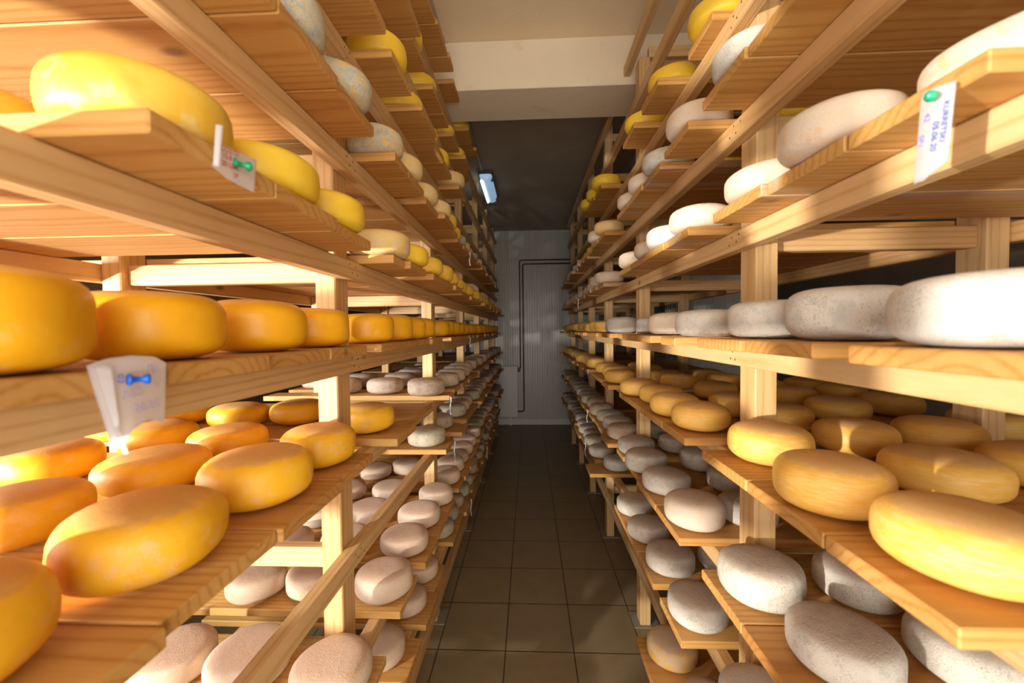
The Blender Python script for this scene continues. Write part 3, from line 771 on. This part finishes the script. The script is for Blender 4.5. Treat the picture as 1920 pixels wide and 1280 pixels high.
t = empty('hanging_paper_tag', (-0.352, 0.47, 1.78))
tag(t, 'curled white paper tag with red handwriting and a green pin', 'tag')
def child_sheet(t, name, *a, **k):
    me = sheet(*a, **k); o = link(name, me, M['paper'], t)
    o.matrix_parent_inverse = Matrix.Translation(-Vector(t.location)); return o
def child_text(t, *a, **k):
    o = writing(t, *a, **k); o.matrix_parent_inverse = Matrix.Translation(-Vector(t.location)); return o
child_sheet(t, 'paper', [(.4400, 1.7958), (.4677, 1.7992), (.51, 1.805)], [(.4290, 1.7640), (.4530, 1.7600), (.5071, 1.7621)], lambda u, v: -.353 + .005 * (1 - u) ** 2 + .002 * math.sin(u * 5) * v)
child_sheet(t, 'curled_edge', [(.4340, 1.8120), (.4450, 1.8165)], [(.4285, 1.7640), (.4370, 1.7655)], lambda u, v: -.346 + .004 * math.sin(u * PI) , nu=8)
U = (0, .066, .0086); W = (0, -.0086, .066)
for tx, p, sz in (('CO2121', (.4440, 1.7888), .0085), ('15.8', (.4462, 1.7812), .0085), ('120.', (.4840, 1.7850), .0080), ('20 LEM.', (.4445, 1.7722), .0085), ('1P', (.4620, 1.7648), .0080)):
    child_text(t, tx, sz, (-.3485, *p), U, W, M['red_ink'])
p = push_pin(t, (-.351, .467, 1.7838), 1, M['green_pin']); p.matrix_parent_inverse = Matrix.Translation(-Vector(t.location)); p.rotation_euler = (0.3, 0, 0.9)

t = empty('hanging_paper_tag', (-0.418, 0.40, 1.51))
tag(t, 'torn white paper tag with faint mirrored writing and a blue pin', 'tag')
child_sheet(t, 'paper', [(.3582, 1.5509), (.3751, 1.5563), (.3989, 1.5579), (.4255, 1.555), (.4416, 1.5465)], [(.3770, 1.4632), (.3850, 1.4665), (.3930, 1.4800), (.4105, 1.4872), (.4345, 1.4800)], lambda u, v: -.420 + .005 * math.sin(u * PI) * (.4 + .6 * v) + .002 * v)
child_sheet(t, 'folded_edge', [(.3582, 1.5509), (.3735, 1.5480)], [(.3755, 1.4850), (.3790, 1.4880)], lambda u, v: -.4135 + .002 * u, nu=6)
child_sheet(t, 'curled_tip', [(.3755, 1.4850), (.3790, 1.4880)], [(.3775, 1.4600), (.3830, 1.4590)], lambda u, v: -.4135 + .006 * v, nu=4)
for tx, p, sz, mt in (('1P', (.4255, 1.5390), .0135, 'faint_ink'), ('II', (.4235, 1.5215), .0100, 'faint_ink'), ('CLA', (.4060, 1.5165), .0125, 'faint_ink'), ('25.05', (.4235, 1.5010), .0125, 'faint_ink')):
    child_text(t, tx, sz, (-.4115, *p), (0, -1, -.12), (0, -.12, 1), M[mt])
child_text(t, '03', .0095, (-.4105, .3775, 1.5405), (0, .05, -1), (0, 1, .05), M['blue_ink'])
p = push_pin(t, (-.412, .389, 1.5335), 1, M['blue_pin'], .0058); p.matrix_parent_inverse = Matrix.Translation(-Vector(t.location)); p.rotation_euler = (0, 0.05, 1.05)

t = empty('hanging_paper_tag', (0.452, 0.467, 1.79))
tag(t, 'long white paper tag with blue handwriting written sideways and a green pin', 'tag')
child_sheet(t, 'paper', [(.4840, 1.8446), (.4658, 1.8422), (.4460, 1.8374)], [(.4880, 1.7443), (.4720, 1.7424), (.4500, 1.7560)], lambda u, v: .4525 - .004 * math.sin(u * PI) - .003 * v)
for tx, p, sz, mt in (('KURRETSKI', (.4530, 1.8200), .0084, 'blue_ink'), ('05.06.20', (.4625, 1.8030), .0092, 'blue_ink'), ('42', (.4735, 1.8175), .0100, 'violet_ink'), ('SP1', (.4800, 1.7960), .0092, 'violet_ink')):
    child_text(t, tx, sz, (.4456 if tx[0] == '0' else .4470, *p), (0, .10, -1), (0, -1, -.10), M[mt])
p = push_pin(t, (.4475, .4679, 1.8337), -1, M['green_pin'], .0055); p.matrix_parent_inverse = Matrix.Translation(-Vector(t.location)); p.rotation_euler = Vector((-1, 0, 0)).rotation_difference(Vector((-.62, -.70, -.36)).normalized()).to_euler()

M['string'] = flat('white_string', (0.72, 0.70, 0.72), 0.8)
def string(xx, y0, z0, y1, z1, label, paper=None):
    n = 7; pts = []
    for i in range(n):
        f = i / (n - 1)
        pts.append((xx + .003 * math.sin(f * 7), y0 + (y1 - y0) * f * .4 + .003 * math.sin(f * 9 + 1), z0 + (z1 - z0) * f))
    rad = [.004] + [.0026 + .0009 * math.sin(i * 2.3) for i in range(1, n)]
    t = empty('hanging_string', (xx, y0, z0)); tag(t, label, 'string', 'strings and slips hanging from the shelves')
    inv = Matrix.Translation(-Vector(t.location))
    o = link('twisted_string', tube_mesh('twisted_string', pts, rad, 8), M['string'], t); o.matrix_parent_inverse = inv
    if paper:
        w_, h_ = paper
        y2, z2 = pts[-1][1], z1
        o = link('paper_slip', sheet([(y2 - w_ / 2, z2 + .004), (y2 + w_ / 2, z2 + .002)], [(y2 - w_ * .35, z2 - h_), (y2 + w_ * .2, z2 - h_ * 1.1)], lambda u, v: xx + .004 * v, nu=4, nv=4), M['paper'], t)
        o.matrix_parent_inverse = inv
string(-.392, 1.945, 1.2528, 1.92, 1.1648, 'white string knotted on the board end under the speckled tan wheels')
string(-.392, 2.03, 1.005, 2.02, .935, 'white string holding a crumpled paper slip above the pinkish wheels', (.045, .035))
string(-.37, 2.52, 2.075, 2.515, 1.99, 'white string dangling under the second shelf above eye level, left-side rack')
string(-.43, 2.88, 1.530, 2.873, 1.462, 'thin white string hanging from the eye-level shelf, left-side rack')
string(-.426, 2.78, .38, 2.79, .26, 'white string hanging low over the floor tiles')
string(-.385, 3.50, .545, 3.51, .43, 'white twisted slip hanging low near the pinkish wheels, left-side rack')
string(.425, 3.44, 1.842, 3.43, 1.76, 'white string under the first shelf above eye level, right-side rack')
string(.43, 2.924, 1.285, 2.926, 1.25, 'white slip hanging from the first shelf below eye level, right-side rack', (.04, .05))
string(.43, 2.99, .975, 3.0, .88, 'white twisted slip on the second shelf below eye level, right-side rack')
string(.43, 3.10, .69, 3.11, .59, 'white strip hanging from the third shelf below eye level, right-side rack', (.02, .03))
string(.43, 3.53, 2.19, 3.52, 2.09, 'white string under the second shelf above eye level, right-side rack')
for nm, x0, y0, z0, lb in (('paper_label', -.357, 2.70, 1.765, 'small paper label on the first shelf above eye level, left-side rack'),
                           ('paper_label', -.405, 5.92, 1.515, 'small pale label at the far end of the eye-level shelf, left-side rack'),
                           ('paper_label', .405, 3.09, 1.518, 'small paper label under the eye-level shelf, right-side rack')):
    o = link('hanging_label', sheet([(y0, z0 + .032), (y0 + .035, z0 + .033)], [(y0 + .002, z0), (y0 + .034, z0 + .002)], lambda u, v: x0 + .002 * v, nu=4, nv=4), M['paper'])
    tag(o, lb, 'label', 'small paper labels')


# ---------------------------------------------------------------- light
def area(name, loc, look, size, energy, col, sy=None, spread=PI):
    l = bpy.data.lights.new(name, 'AREA'); l.energy = energy; l.color = col
    l.shape = 'RECTANGLE' if sy else 'DISK'; l.size = size
    if sy: l.size_y = sy
    l.spread = spread
    o = bpy.data.objects.new(name, l); COL.objects.link(o); o.location = loc
    dv = Vector(look) - Vector(loc)
    o.rotation_euler = dv.to_track_quat('-Z', 'Y').to_euler()
    return o
area('window_sunlight', (-2.12, -0.95, 1.31), (0.3, 1.6, 1.62), 0.09, 36, (1.0, 0.96, 0.91), None, math.radians(72))  # small hard key lamp set low, also reaching undersides from beneath
area('second_window_sunlight', (-2.15, 0.35, 1.60), (-0.3, 2.4, 1.36), 0.12, 17, (0.95, 0.97, 1.0), 0.34, math.radians(90))
area('added_rear_fill', (0.12, -1.35, 1.4), (0.0, 2.0, 1.85), 2.0, 74, (1.0, 0.96, 0.90), 2.2)  # added soft fill close behind the camera
w = bpy.data.worlds.new('world'); SC.world = w; w.use_nodes = True
w.node_tree.nodes['Background'].inputs[0].default_value = (0.9, 0.95, 1.0, 1.0)
w.node_tree.nodes['Background'].inputs[1].default_value = 0.3
print('cheeses', CHEESES, 'boards', BOARDS, 'far boards', len(FAR))
